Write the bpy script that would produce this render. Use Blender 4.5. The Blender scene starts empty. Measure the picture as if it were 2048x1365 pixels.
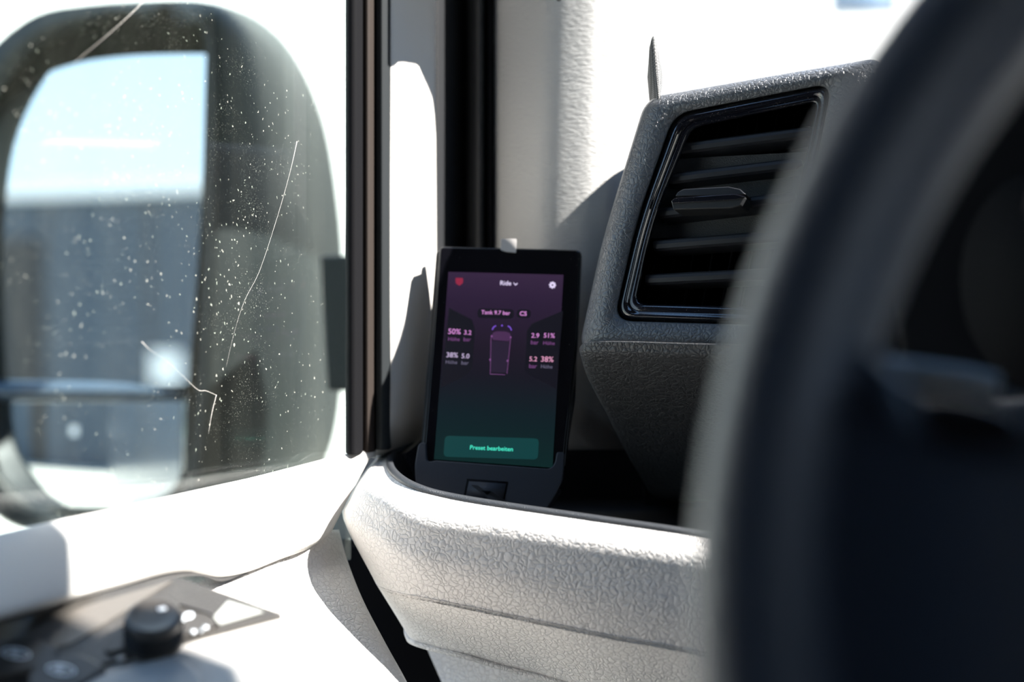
import bpy, bmesh, math, random
from mathutils import Vector, Matrix
random.seed(7)
PI = math.pi
scene = bpy.context.scene
COL = scene.collection
F = 2844.0                                   # 50 mm lens, 36 mm sensor, 2048 px
CAM = Vector((0, 0, 2.0))

# ------------------------------------------------------------------ camera, light, exposure
cd = bpy.data.cameras.new('camera'); cam = bpy.data.objects.new('camera', cd); COL.objects.link(cam)
cam.location = CAM; cam.rotation_euler = (PI/2, 0, 0)
cd.lens = 50; cd.sensor_width = 36; cd.clip_start = .02; cd.clip_end = 400
cd.dof.use_dof = True; cd.dof.focus_distance = .770; cd.dof.aperture_fstop = 3.2
scene.camera = cam
SUN = Vector((.69, -.21, .70)).normalized()
ld = bpy.data.lights.new('sun', 'SUN'); ld.energy = 14; ld.angle = math.radians(.53); ld.color = (1, .96, .90)
sun = bpy.data.objects.new('sun', ld); COL.objects.link(sun); sun.location = (4, -1, 6)
sun.rotation_euler = SUN.to_track_quat('Z', 'Y').to_euler()
world = bpy.data.worlds.new('world'); scene.world = world; world.use_nodes = True
wn = world.node_tree; bgn = wn.nodes['Background']
tc = wn.nodes.new('ShaderNodeTexCoord'); sx = wn.nodes.new('ShaderNodeSeparateXYZ'); wr = wn.nodes.new('ShaderNodeValToRGB')
wn.links.new(tc.outputs['Generated'], sx.inputs[0]); wn.links.new(sx.outputs['Z'], wr.inputs[0]); wn.links.new(wr.outputs[0], bgn.inputs['Color'])
wr.color_ramp.elements[0].position = .0; wr.color_ramp.elements[0].color = (.72, .88, 1, 1)
wr.color_ramp.elements[1].position = .6; wr.color_ramp.elements[1].color = (.28, .52, .95, 1)
bgn.inputs['Strength'].default_value = 1.1
vs = scene.view_settings; vs.view_transform = 'Standard'; vs.look = 'None'; vs.gamma = 1; vs.use_curve_mapping = False
vs.exposure = 0.8

# ------------------------------------------------------------------ pixel -> space
def P(px, py, d): return CAM + Vector(((px-1024)/F*d, d, -(py-682.5)/F*d))
class Plane:
    def __init__(s, o, u, v):
        s.o = Vector(o); s.u = Vector(u).normalized(); v = Vector(v)
        s.n = s.u.cross(v).normalized()
        s.v = v.normalized()
        if s.n.dot(CAM - s.o) < 0: s.n = -s.n       # n faces the viewer's side
    def at(s, px, py, off=0):                        # off > 0 = away from the viewer
        o = s.o - s.n*off; r = P(px, py, 1)-CAM
        return CAM + r*((o-CAM).dot(s.n)/r.dot(s.n))
def yaw_plane(px, py, d, yaw, lean=0):
    y = math.radians(yaw); l = math.radians(lean)
    return Plane(P(px, py, d), (math.cos(y), -math.sin(y), 0), (math.sin(l)*math.sin(y), math.sin(l)*math.cos(y), math.cos(l)))
def plane3(a, b, c):                                  # top-left, top-right, bottom-left
    return Plane(a, b-a, a-c)

# ------------------------------------------------------------------ materials
def lin(c):
    if isinstance(c, str):
        c = [int(c[i:i+2], 16)/255 for i in (0, 2, 4)]
        c = [x/12.92 if x <= .04045 else ((x+.055)/1.055)**2.4 for x in c]
    return (*c, 1)
def mat(name, col, rough=.5, spec=.5, metal=0, grain=None, emit=None, estr=1, coat=0, speck=None):
    m = bpy.data.materials.new(name); m.use_nodes = True; t = m.node_tree; b = t.nodes['Principled BSDF']
    b.inputs['Base Color'].default_value = lin(col); b.inputs['Roughness'].default_value = rough
    b.inputs['Specular IOR Level'].default_value = spec; b.inputs['Metallic'].default_value = metal
    b.inputs['Coat Weight'].default_value = coat; b.inputs['Coat Roughness'].default_value = .06
    if emit: b.inputs['Emission Color'].default_value = lin(emit); b.inputs['Emission Strength'].default_value = estr
    N = t.nodes.new; L = t.links.new
    if grain or speck:
        g = N('ShaderNodeNewGeometry'); 
    if grain:
        kind, scale, strength = grain
        mp = N('ShaderNodeMapping'); L(g.outputs['Position'], mp.inputs[0])
        bp = N('ShaderNodeBump'); bp.inputs['Strength'].default_value = 1; bp.inputs['Distance'].default_value = strength
        if kind == 'leather':
            nz = N('ShaderNodeTexNoise'); nz.inputs['Scale'].default_value = scale*.6; nz.inputs['Detail'].default_value = 2
            L(mp.outputs[0], nz.inputs['Vector'])
            sc = N('ShaderNodeVectorMath'); sc.operation = 'SCALE'; sc.inputs['Scale'].default_value = 1.6/scale; L(nz.outputs['Color'], sc.inputs[0])
            ad = N('ShaderNodeVectorMath'); L(mp.outputs[0], ad.inputs[0]); L(sc.outputs[0], ad.inputs[1])
            vo = N('ShaderNodeTexVoronoi'); vo.feature = 'DISTANCE_TO_EDGE'; vo.inputs['Scale'].default_value = scale; L(ad.outputs[0], vo.inputs['Vector'])
            rp = N('ShaderNodeValToRGB'); rp.color_ramp.elements[0].position = 0; rp.color_ramp.elements[1].position = .15
            rp.color_ramp.elements[1].position = .42; q_ = rp.color_ramp.elements.new(.07); q_.color = (.5, .5, .5, 1); L(vo.outputs['Distance'], rp.inputs[0])
            n2 = N('ShaderNodeTexNoise'); n2.inputs['Scale'].default_value = scale*3.5; n2.inputs['Detail'].default_value = 3; L(mp.outputs[0], n2.inputs['Vector'])
            n3 = N('ShaderNodeTexNoise'); n3.inputs['Scale'].default_value = scale*.55; L(mp.outputs[0], n3.inputs['Vector'])
            a = N('ShaderNodeMath'); a.operation = 'MULTIPLY_ADD'; a.inputs[1].default_value = .45; L(n2.outputs['Fac'], a.inputs[0]); L(rp.outputs[0], a.inputs[2])
            a2 = N('ShaderNodeMath'); a2.operation = 'MULTIPLY_ADD'; a2.inputs[1].default_value = .8; L(n3.outputs['Fac'], a2.inputs[0]); L(a.outputs[0], a2.inputs[2])
            L(a2.outputs[0], bp.inputs['Height'])
        elif kind == 'wrinkle':
            mp.inputs['Scale'].default_value = (.45, .45, 1.5)
            nz = N('ShaderNodeTexNoise'); nz.inputs['Scale'].default_value = scale; nz.inputs['Detail'].default_value = 2; nz.inputs['Distortion'].default_value = .6
            L(mp.outputs[0], nz.inputs['Vector']); L(nz.outputs['Fac'], bp.inputs['Height'])
        else:
            nz = N('ShaderNodeTexNoise'); nz.inputs['Scale'].default_value = scale; nz.inputs['Detail'].default_value = 3
            L(mp.outputs[0], nz.inputs['Vector']); L(nz.outputs['Fac'], bp.inputs['Height'])
        L(bp.outputs[0], b.inputs['Normal'])
    if speck:                                       # dust: pale flecks lying on the surface
        scale, thr, dc = speck
        vo = N('ShaderNodeTexVoronoi'); vo.inputs['Scale'].default_value = scale; L(g.outputs['Position'], vo.inputs['Vector'])
        n2 = N('ShaderNodeTexNoise'); n2.inputs['Scale'].default_value = scale*.06; L(g.outputs['Position'], n2.inputs['Vector'])
        th = N('ShaderNodeMath'); th.operation = 'MULTIPLY'; th.inputs[1].default_value = thr*2; L(n2.outputs['Fac'], th.inputs[0])
        lt = N('ShaderNodeMath'); lt.operation = 'LESS_THAN'; L(vo.outputs['Distance'], lt.inputs[0]); L(th.outputs[0], lt.inputs[1])
        mx = N('ShaderNodeMix'); mx.data_type = 'RGBA'; mx.inputs['A'].default_value = lin(col); mx.inputs['B'].default_value = lin(dc)
        L(lt.outputs[0], mx.inputs['Factor']); L(mx.outputs['Result'], b.inputs['Base Color'])
    return m
def glass_mat(name, dusty, tint=(.97, 1, .98)):
    m = bpy.data.materials.new(name); m.use_nodes = True; t = m.node_tree; t.nodes.clear(); N = t.nodes.new; L = t.links.new
    out = N('ShaderNodeOutputMaterial'); tr = N('ShaderNodeBsdfTransparent'); gl = N('ShaderNodeBsdfGlossy'); fr = N('ShaderNodeFresnel'); mx = N('ShaderNodeMixShader')
    tr.inputs[0].default_value = (*tint, 1); gl.inputs['Roughness'].default_value = 0; 
    gb = N('ShaderNodeNewGeometry'); io = N('ShaderNodeMapRange'); io.inputs['To Min'].default_value = 1.5; io.inputs['To Max'].default_value = 1/1.5
    L(gb.outputs['Backfacing'], io.inputs['Value']); L(io.outputs[0], fr.inputs['IOR'])
    L(fr.outputs[0], mx.inputs[0]); L(tr.outputs[0], mx.inputs[1]); L(gl.outputs[0], mx.inputs[2])
    if not dusty: L(mx.outputs[0], out.inputs[0]); return m
    df = N('ShaderNodeBsdfDiffuse'); df.inputs[0].default_value = (.8, .8, .7, 1)
    g = N('ShaderNodeNewGeometry'); m2 = N('ShaderNodeMixShader')
    def flecks(scale, thr, nscale, stretch=1):
        mp = N('ShaderNodeMapping'); mp.inputs['Scale'].default_value = (1, 1, stretch); L(g.outputs['Position'], mp.inputs[0])
        n0 = N('ShaderNodeTexNoise'); n0.inputs['Scale'].default_value = scale*1.5; L(mp.outputs[0], n0.inputs['Vector'])
        s0 = N('ShaderNodeVectorMath'); s0.operation = 'SCALE'; s0.inputs['Scale'].default_value = .8/scale; L(n0.outputs['Color'], s0.inputs[0])
        a0 = N('ShaderNodeVectorMath'); L(mp.outputs[0], a0.inputs[0]); L(s0.outputs[0], a0.inputs[1])
        vo = N('ShaderNodeTexVoronoi'); vo.inputs['Scale'].default_value = scale; L(a0.outputs[0], vo.inputs['Vector'])
        nz = N('ShaderNodeTexNoise'); nz.inputs['Scale'].default_value = nscale; nz.inputs['Detail'].default_value = 3; L(g.outputs['Position'], nz.inputs['Vector'])
        mm = N('ShaderNodeMapRange'); mm.inputs['From Min'].default_value = .22; mm.inputs['From Max'].default_value = .8; mm.inputs['To Min'].default_value = 0; mm.inputs['To Max'].default_value = thr
        L(nz.outputs['Fac'], mm.inputs['Value'])
        lt = N('ShaderNodeMath'); lt.operation = 'LESS_THAN'; L(vo.outputs['Distance'], lt.inputs[0]); L(mm.outputs[0], lt.inputs[1]); return lt.outputs[0]
    f1 = flecks(900, .26, 40); f2 = flecks(260, .17, 25, .8)
    s1 = N('ShaderNodeMath'); s1.operation = 'MULTIPLY'; s1.inputs[1].default_value = .07; L(f1, s1.inputs[0])
    s2 = N('ShaderNodeMath'); s2.operation = 'MULTIPLY'; s2.inputs[1].default_value = .28; L(f2, s2.inputs[0])
    # vertical wiped film of dust
    mp = N('ShaderNodeMapping'); mp.inputs['Scale'].default_value = (1, 1, .05); L(g.outputs['Position'], mp.inputs[0])
    nz = N('ShaderNodeTexNoise'); nz.inputs['Scale'].default_value = 70; nz.inputs['Detail'].default_value = 5; L(mp.outputs[0], nz.inputs['Vector'])
    mr = N('ShaderNodeMapRange'); mr.inputs['From Min'].default_value = .3; mr.inputs['From Max'].default_value = .75; mr.inputs['To Min'].default_value = .001; mr.inputs['To Max'].default_value = .007
    L(nz.outputs['Fac'], mr.inputs['Value'])
    a = N('ShaderNodeMath'); L(s1.outputs[0], a.inputs[0]); L(s2.outputs[0], a.inputs[1])
    b = N('ShaderNodeMath'); b.use_clamp = True; L(a.outputs[0], b.inputs[0]); L(mr.outputs[0], b.inputs[1])
    L(b.outputs[0], m2.inputs[0]); L(mx.outputs[0], m2.inputs[1]); L(df.outputs[0], m2.inputs[2]); L(m2.outputs[0], out.inputs[0])
    return m

BEIGE = (.52, .505, .48)
M = dict(
    beige=mat('beige_plastic', BEIGE, .55, .4, grain=('fine', 900, .00025)),
    beige_leather=mat('beige_grained_leather', (.57, .55, .53), .5, .4, grain=('leather', 310, .00042)),
    pillar=mat('beige_wrinkled_trim', (.42, .415, .405), .6, .3, grain=('wrinkle', 560, .0006)),
    grey_leather=mat('dark_grained_leather', (.092, .098, .108), .36, .6, grain=('leather', 350, .0004)),
    lip=mat('black_textured_rubber', (.03, .033, .038), .42, .6, grain=('fine', 1800, .0004)),
    black=mat('matt_black_plastic', (.012, .013, .015), .55, .4, grain=('fine', 1200, .0001)),
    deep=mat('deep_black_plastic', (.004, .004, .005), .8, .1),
    gloss=mat('piano_black_plastic', (.008, .008, .012), .09, .6, coat=.6, speck=(900, .09, (.35, .3, .26))),
    slat=mat('satin_black_plastic', (.02, .021, .025), .33, .5, speck=(1100, .05, (.25, .23, .2))),
    brown=mat('brown_grey_plastic', (.024, .018, .015), .7, .2),
    strip=mat('dark_slate_strip', (.013, .016, .018), .7, .2),
    slate=mat('slate_grey_plastic', (.055, .065, .068), .45, .5),
    wheel=mat('black_smooth_leather', (.042, .057, .092), .42, .75, grain=('leather', 500, .0001)),
    housing=mat('mirror_housing_plastic', (.007, .0095, .0105), .45, .4, grain=('fine', 500, .0003)),
    mirror=mat('silvered_glass', (.92, .95, .98), .0, .5, metal=1),
    holder=mat('printed_grey_plastic', (.022, .025, .035), .5, .4, grain=('fine', 900, .0001)),
    case=mat('black_case_plastic', (.01, .011, .014), .3, .5),
    face=mat('black_cover_glass', (.004, .004, .006), .07, .6, coat=.3, speck=(260, .035, (.35, .33, .3))),
    tape=mat('clear_grey_tape', (.42, .4, .39), .35, .5),
    panel=mat('dusty_dark_panel', (.045, .041, .037), .33, .6, grain=('fine', 1100, .0004), speck=(1500, .12, (.3, .28, .24))),
    knob=mat('satin_knob', (.055, .049, .044), .36, .5),
    white=mat('white_print', (.75, .8, .85), .5),
    facade=mat('white_render', (.82, .82, .79), .8, .2, grain=('fine', 6, .01)),
    wallgrey=mat('blue_grey_cladding', (.05, .07, .095), .6, .3),
    roofwhite=mat('white_roof_edge', (.85, .85, .84), .6, .3),
    darkdoor=mat('dark_gate', (.035, .035, .037), .6, .3),
    winblue=mat('blue_window', (.18, .26, .36), .15, .6),
    paint=mat('dark_blue_grey_paint', (.06, .085, .12), .3, .5, coat=.5),
    ground=mat('pale_paving', (.42, .40, .35), .85, .2, grain=('fine', 25, .004)),
    lining=mat('dark_lining', (.05, .05, .052), .9, .2),
    wallrear=mat('rear_lining', (.03, .03, .033), .9, .2),
    thread=mat('pale_thread', (.85, .8, .75), .4),
    glass=glass_mat('clear_glass', False), dusty=glass_mat('dusty_side_glass', True, (.9, .95, .93)),
)

# ------------------------------------------------------------------ object helpers
def tag(o, label=None, cat=None, group=None, kind=None):
    for k, v in (('label', label), ('category', cat), ('group', group), ('kind', kind)):
        if v: o[k] = v
    return o
def empty(name, loc, label, cat, group=None):
    o = bpy.data.objects.new(name, None); COL.objects.link(o); o.location = loc; o.empty_display_size = .02
    return tag(o, label, cat, group)
def adopt(o, parent):
    o.parent = parent
    o.matrix_parent_inverse = Matrix.Translation(-Vector(parent.location))
def link(name, bm, m, parent=None, smooth=True, bevel=0, seg=3, solid=0, subsurf=0, recalc=True):
    if recalc: bmesh.ops.recalc_face_normals(bm, faces=bm.faces[:])
    me = bpy.data.meshes.new(name); bm.to_mesh(me); bm.free()
    for p in me.polygons: p.use_smooth = smooth
    me.materials.append(M[m] if isinstance(m, str) else m)
    o = bpy.data.objects.new(name, me); COL.objects.link(o)
    if parent: adopt(o, parent)
    if solid:
        s = o.modifiers.new('solid', 'SOLIDIFY'); s.thickness = solid; s.offset = -1
    if bevel:
        b = o.modifiers.new('bevel', 'BEVEL'); b.width = bevel; b.segments = seg; b.limit_method = 'ANGLE'; b.angle_limit = math.radians(38); b.harden_normals = True
    if subsurf:
        s = o.modifiers.new('sub', 'SUBSURF'); s.levels = subsurf; s.render_levels = subsurf
    return o
def cr(p0, p1, p2, p3, t):
    return .5*((2*p1)+(-p0+p2)*t+(2*p0-5*p1+4*p2-p3)*t*t+(-p0+3*p1-3*p2+p3)*t**3)
def spline(pts, n, closed=False):
    out = []; k = len(pts); rng = k if closed else k-1
    for i in range(rng):
        if closed: a, b, c, d = pts[(i-1) % k], pts[i], pts[(i+1) % k], pts[(i+2) % k]
        else: a, b, c, d = pts[max(i-1, 0)], pts[i], pts[i+1], pts[min(i+2, k-1)]
        for j in range(n): out.append(cr(a, b, c, d, j/n))
    if not closed: out.append(pts[-1])
    return out
def v2(l): return [Vector((*p, 0)) for p in l]
def px_spline(l, n=6, closed=True): return [(p.x, p.y) for p in spline(v2(l), n, closed)]
def rounded(pts, r, n=6):                            # closed px polygon with rounded corners
    out = []; k = len(pts)
    for i, p in enumerate(pts):
        rr = r[i] if isinstance(r, (list, tuple)) else r
        a = Vector(pts[i-1]); b = Vector(p); c = Vector(pts[(i+1) % k])
        if rr <= 0: out.append((b.x, b.y)); continue
        d1 = (a-b); d2 = (c-b); q = min(rr, d1.length*.49, d2.length*.49)
        s = b+d1.normalized()*q; e = b+d2.normalized()*q
        for j in range(n+1):
            t = j/n; v = s*(1-t)**2+b*2*t*(1-t)+e*t*t; out.append((v.x, v.y))
    return out
def grid(name, rows, m, parent=None, nu=5, nv=5, solid=0, bevel=0, flip=None):
    rows = [spline(r, nu) for r in rows]
    cols = [spline([r[i] for r in rows], nv) for i in range(len(rows[0]))]
    bm = bmesh.new(); V = [[bm.verts.new(p) for p in c] for c in cols]
    for i in range(len(V)-1):
        for j in range(len(V[0])-1):
            f = (V[i][j], V[i+1][j], V[i+1][j+1], V[i][j+1])
            try: bm.faces.new(f)
            except ValueError: pass
    bm.normal_update()
    s = sum(f.normal.dot(CAM-f.calc_center_median()) for f in bm.faces)
    if s < 0: bmesh.ops.reverse_faces(bm, faces=bm.faces[:])
    return link(name, bm, m, parent, solid=solid, bevel=bevel, recalc=False)
def slab(name, px, plane, thick, m, parent=None, bevel=.0008, off=0, seg=3, smooth=True):
    bm = bmesh.new()
    a = [bm.verts.new(plane.at(x, y, off)) for x, y in px]
    b = [bm.verts.new(v.co - plane.n*thick) for v in a]; n = len(a)
    bm.faces.new(a); bm.faces.new(b[::-1])
    for i in range(n): bm.faces.new((a[i], b[i], b[(i+1) % n], a[(i+1) % n]))
    return link(name, bm, m, parent, bevel=bevel, seg=seg, smooth=smooth)
def loft(name, loops, m, parent=None, cap0=False, cap1=False, bevel=0, smooth=True):
    bm = bmesh.new(); V = [[bm.verts.new(p) for p in l] for l in loops]; n = len(V[0])
    for a, b in zip(V, V[1:]):
        for i in range(n): bm.faces.new((a[i], a[(i+1) % n], b[(i+1) % n], b[i]))
    if cap0: bm.faces.new(V[0])
    if cap1: bm.faces.new(V[-1][::-1])
    return link(name, bm, m, parent, smooth=smooth, bevel=bevel)
def tube(name, pts, r, m, parent=None, n=12, closed=False, sm=6, flat=1):
    c = spline(pts, sm, closed) if sm > 1 else pts
    rr = r if isinstance(r, list) else None
    bm = bmesh.new(); rings = []; k = len(c); up = Vector((0.03, .1, 1)).normalized()
    for i, p in enumerate(c):
        if closed: t = c[(i+1) % k]-c[i-1]
        else: t = c[min(i+1, k-1)]-c[max(i-1, 0)]
        t.normalize(); s = t.cross(up).normalized(); w = s.cross(t)
        q = rr[min(int(i/k*len(rr)), len(rr)-1)] if rr else r
        if rr:
            f = i/(k-1)*(len(rr)-1); j = min(int(f), len(rr)-2); q = rr[j]*(1-f+j)+rr[j+1]*(f-j)
        rings.append([bm.verts.new(p+(s*math.cos(2*PI*a/n)+w*flat*math.sin(2*PI*a/n))*q) for a in range(n)])
    for i in range(k if closed else k-1):
        a, b = rings[i], rings[(i+1) % k]
        for j in range(n): bm.faces.new((a[j], a[(j+1) % n], b[(j+1) % n], b[j]))
    if not closed: bm.faces.new(rings[0][::-1]); bm.faces.new(rings[-1])
    return link(name, bm, m, parent)
def box(name, lo, hi, m, parent=None, bevel=0):
    bm = bmesh.new(); bmesh.ops.create_cube(bm, size=1)
    for v in bm.verts: v.co = Vector([lo[i]+(hi[i]-lo[i])*(v.co[i]+.5) for i in range(3)])
    return link(name, bm, m, parent, smooth=False, bevel=bevel)
def prism(name, xy, z0, z1, m, parent=None, bevel=0):
    bm = bmesh.new(); a = [bm.verts.new((x, y, z0)) for x, y in xy]; b = [bm.verts.new((x, y, z1)) for x, y in xy]; n = len(a)
    bm.faces.new(a[::-1]); bm.faces.new(b)
    for i in range(n): bm.faces.new((a[i], a[(i+1) % n], b[(i+1) % n], b[i]))
    return link(name, bm, m, parent, smooth=False, bevel=bevel)
def vprofile(name, prof, y0, y1, m, parent=None, back=.012, sm=4):
    """upright strip: plan profile given as (px, depth); y0, y1 are picture rows at its mean depth"""
    d = sum(p[1] for p in prof)/len(prof)
    z0 = P(0, y1, d).z; z1 = P(0, y0, d).z
    c = spline([P(x, 682, dd) for x, dd in prof], sm)
    bm = bmesh.new(); loop = [Vector((p.x, p.y, 0)) for p in c]+[Vector((p.x, p.y+back, 0)) for p in c[::-1]]
    a = [bm.verts.new((p.x, p.y, z0)) for p in loop]; b = [bm.verts.new((p.x, p.y, z1)) for p in loop]; n = len(a)
    bm.faces.new(a[::-1]); bm.faces.new(b)
    for i in range(n): bm.faces.new((a[i], a[(i+1) % n], b[(i+1) % n], b[i]))
    return link(name, bm, m, parent, bevel=.0006, seg=2)
def structure(o): o['kind'] = 'structure'; return o

# ------------------------------------------------------------------ ground, cab shell
structure(box('ground', (-60, -60, -.2), (60, 60, 0), 'ground'))
th = math.radians(29); DV = Vector((math.sin(th), math.cos(th), 0)); NV = Vector((math.cos(th), -math.sin(th), 0))   # forward of the van, inward
G0 = P(500, 700, .76); GLASS = Plane(G0, DV, (0, 0, 1))
def van(a, b, z): v = Vector((G0.x, G0.y, 0))+DV*a+NV*b; return Vector((v.x, v.y, z))    # a forward, b inward from the side glass
def vanprism(name, ab, z0, z1, m, parent=None): return prism(name, [van(a, b, 0)[:2] for a, b in ab], z0, z1, m, parent)
structure(vanprism('floor', [(-3, .02), (1.0, .02), (1.0, 1.85), (-3, 1.85)], .62, .66, 'lining'))
structure(vanprism('wall_back', [(-1.9, .02), (-1.85, .02), (-1.85, 1.85), (-1.9, 1.85)], .66, 2.6, 'wallrear'))
structure(vanprism('wall_right', [(-1.9, 1.80), (.9, 1.80), (.9, 1.85), (-1.9, 1.85)], .66, 1.78, 'wallrear'))
structure(vanprism('wall_left', [(-1.84, .02), (-.34, .02), (-.34, .06), (-1.84, .06)], .66, 2.6, 'wallrear'))
# headliner: unseen, its front edge shaped to throw the shade on sill and armrest
ZC = 2.60
def sunup(p, z=ZC): return p + SUN*((z-p.z)/SUN.z)
TRIMPL = Plane(P(778, 400, .84), P(868, 400, .87)-P(778, 400, .84), (0, 0, 1))
SILLPL = Plane(P(300, 1050, .66), DV+Vector((0, 0, .06)), (-.35, .2, .8))
sl = [sunup(SILLPL.at(x, y)) for x, y in ((172, 1190), (170, 1050))]
edge = [(-1.2, -1.9), (1.8, -1.9), (1.8, .28), (1.1, .28), (.70, .30), (.635, .358), (.612, .381), (.568, .380), (sl[0].x, sl[0].y)]
edge += [(sl[1].x+.0, sl[1].y+.003)]
structure(prism('ceiling', edge+[(.30, .44), (.17, .47), (.14, 1.0), (.05, 1.05)], ZC, ZC+.03, 'lining'))

# ------------------------------------------------------------------ outdoors
fa = empty('building', (0, 9, 0), 'sunlit white rendered building beyond the windscreen, with a blue-grey window', 'building')
nrm = Vector((.3, -.95, 0)).normalized(); tn = Vector((.95, .3, 0)).normalized()
o_ = Vector((0, 9.5, 0))
def wl(a, b, z): v = o_+tn*a+nrm*b; return Vector((v.x, v.y, z))
bm = bmesh.new(); bmesh.ops.create_cube(bm, size=1)
for v in bm.verts: v.co = wl((v.co.x)*24, (v.co.y-.5)*3, (v.co.z+.5)*9)
link('wall', bm, 'facade', fa, smooth=False)
FPL = Plane(wl(0, .02, 2), tn, (0, 0, 1))
wfr = slab('window', [(1663, -60), (1800, -72), (1800, 24), (1663, 30)], FPL, .04, 'winblue', fa, bevel=0)
slab('window_frame', rounded([(1655, -66), (1808, -78), (1808, 32), (1655, 38)], 0), Plane(wl(0, .0, 2), tn, (0, 0, 1)), .02, 'roofwhite', fa, bevel=0)

# building behind the van, seen only in the door mirror
MC = P(200, 450, 1.214); mn = Vector((-.15, -.985, .0)).normalized(); MPL = Plane(MC, Vector((0, 0, 1)).cross(mn), (0, 0, 1))
def refl(px, py, Y, off=0):
    p = MPL.at(px, py); d = (p-CAM).normalized(); r = d-2*d.dot(MPL.n)*MPL.n
    return p+r*((Y-p.y)/r.y)
YB = -13.0
ha = empty('warehouse', (refl(200, 700, YB).x, YB, 0), 'blue-grey clad hall with white roof edge, seen in the large mirror glass', 'building')
zr = refl(200, 392, YB).z; zt = refl(200, 366, YB).z
xl = refl(400, 500, YB).x
box('wall', (-16, YB-6, 0), (3, YB, zr), 'wallgrey', ha)
box('roof_edge', (-16.2, YB-6.2, zr), (3.2, YB+.12, zt), 'roofwhite', ha)
a, b = refl(-60, 480, YB), refl(82, 800, YB)
box('gate', (min(a.x, b.x), YB-.02, 0), (max(a.x, b.x), YB+.03, a.z), 'darkdoor', ha)
for sxp in (88, 215, 300):
    q = refl(sxp, 500, YB); box('cladding_joint', (q.x-.02, YB-.01, 0), (q.x+.02, YB+.015, zr), 'darkdoor' if sxp != 215 else 'paint', ha)
a, b = refl(306, 703, YB), refl(366, 770, YB)
box('notice_board', (min(a.x, b.x), YB-.02, b.z), (max(a.x, b.x), YB+.05, a.z), 'roofwhite', ha)
# hedge on the right of the yard, mirrored dark in the side glass
bm = bmesh.new(); bmesh.ops.create_grid(bm, x_segments=160, y_segments=60, size=1)
from mathutils import noise
for v in bm.verts:
    a, b = v.co.x, (v.co.y+1)/2
    p = Vector((9.2-a*1.2, 2+a*9, b*4.6)); k = noise.fractal(p*.9, 1, 2, 5)
    d = math.sin(min(b, 1)*PI*.5)
    v.co = p+Vector((-1.2*(1-b**3)+k*.7+d*.6, k*.3, k*.5*b))
hg = link('hedge', bm, mat('dark_green_foliage', (.03, .05, .02), .8, .2, grain=('fine', 12, .2)), solid=.4); tag(hg, 'tall dark green hedge on the right side of the yard, outside the picture', 'hedge')
# the van's own outer skin, throwing the shade on the paving
sk = empty('outer_skin', van(-1.5, -.02, .3), 'dark blue-grey outer side of the van behind the door, caught in the small mirror', 'vehicle body')
bm = bmesh.new()
skin = prism('side_panel', [van(a, b, 0)[:2] for a, b in ((-4.2, -.04), (-.70, -.04), (-.70, .015), (-4.2, .015))], .35, 2.72, 'paint', sk)
prism('roof_skin', [van(a, b, 0)[:2] for a, b in ((-4.2, .0), (-.7, .0), (-.7, 1.9), (-4.2, 1.9))], 2.66, 2.72, 'paint', sk)

# ------------------------------------------------------------------ door mirror
mi = empty('door_mirror', P(380, 1060, 1.3), 'large black plastic door mirror outside the dusty side window', 'mirror')
def L_(pts, d, n=5): return [P(x, y, d) for x, y in px_spline(pts, n)]
B1 = [(-70, 600), (-65, 400), (-30, 240), (60, 110), (180, 50), (320, 22), (385, 42), (412, 110), (409, 400), (396, 700), (380, 930), (340, 1020), (200, 1044), (80, 1018), (0, 950), (-50, 850)]
B2 = [(-110, 600), (-105, 380), (-60, 170), (50, 45), (180, 12), (360, 0), (425, 18), (447, 110), (445, 400), (436, 700), (420, 940), (370, 1066), (200, 1085), (60, 1058), (-30, 1000), (-90, 860)]
B2b = [(-112, 600), (-107, 380), (-60, 165), (48, 42), (182, 8), (390, 2), (470, 28), (520, 130), (540, 410), (545, 680), (530, 920), (460, 1066), (240, 1090), (50, 1062), (-34, 1000), (-94, 860)]
B3 = [(-90, 600), (-85, 380), (-40, 170), (60, 45), (205, 8), (430, 6), (560, 72), (640, 215), (677, 400), (690, 600), (682, 800), (650, 930), (560, 1060), (300, 1088), (70, 1062), (-60, 900)]
def shr(L, k, cx=260, cy=560): return [((x-cx)*k+cx, (y-cy)*k+cy) for x, y in L]
loft('housing', [L_(shr(B1, .985), 1.262), L_(shr(B1, .985), 1.25), L_(B1, 1.203), L_(shr(B1, 1.01), 1.197), L_(B2, 1.2), L_(B2b, 1.26), L_(B3, 1.40), L_(shr(B3, .96), 1.45), L_(shr(B3, .6), 1.48)], 'housing', mi, cap0=True, cap1=True)
up = px_spline([(-60, 600), (-55, 400), (-20, 246), (60, 166), (150, 128), (260, 112), (380, 108)], 5, False)[:-1]
up = up+rounded([(380, 108), (412, 108), (404, 400), (388, 640), (376, 772), (200, 770), (-60, 762)], [0, 3, 0, 0, 10, 0, 0])[1:]
g1 = slab('main_mirror_glass', up, MPL, .004, 'mirror', mi, bevel=0, smooth=False); g1['label'] = 'flat silvered upper glass'
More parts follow.
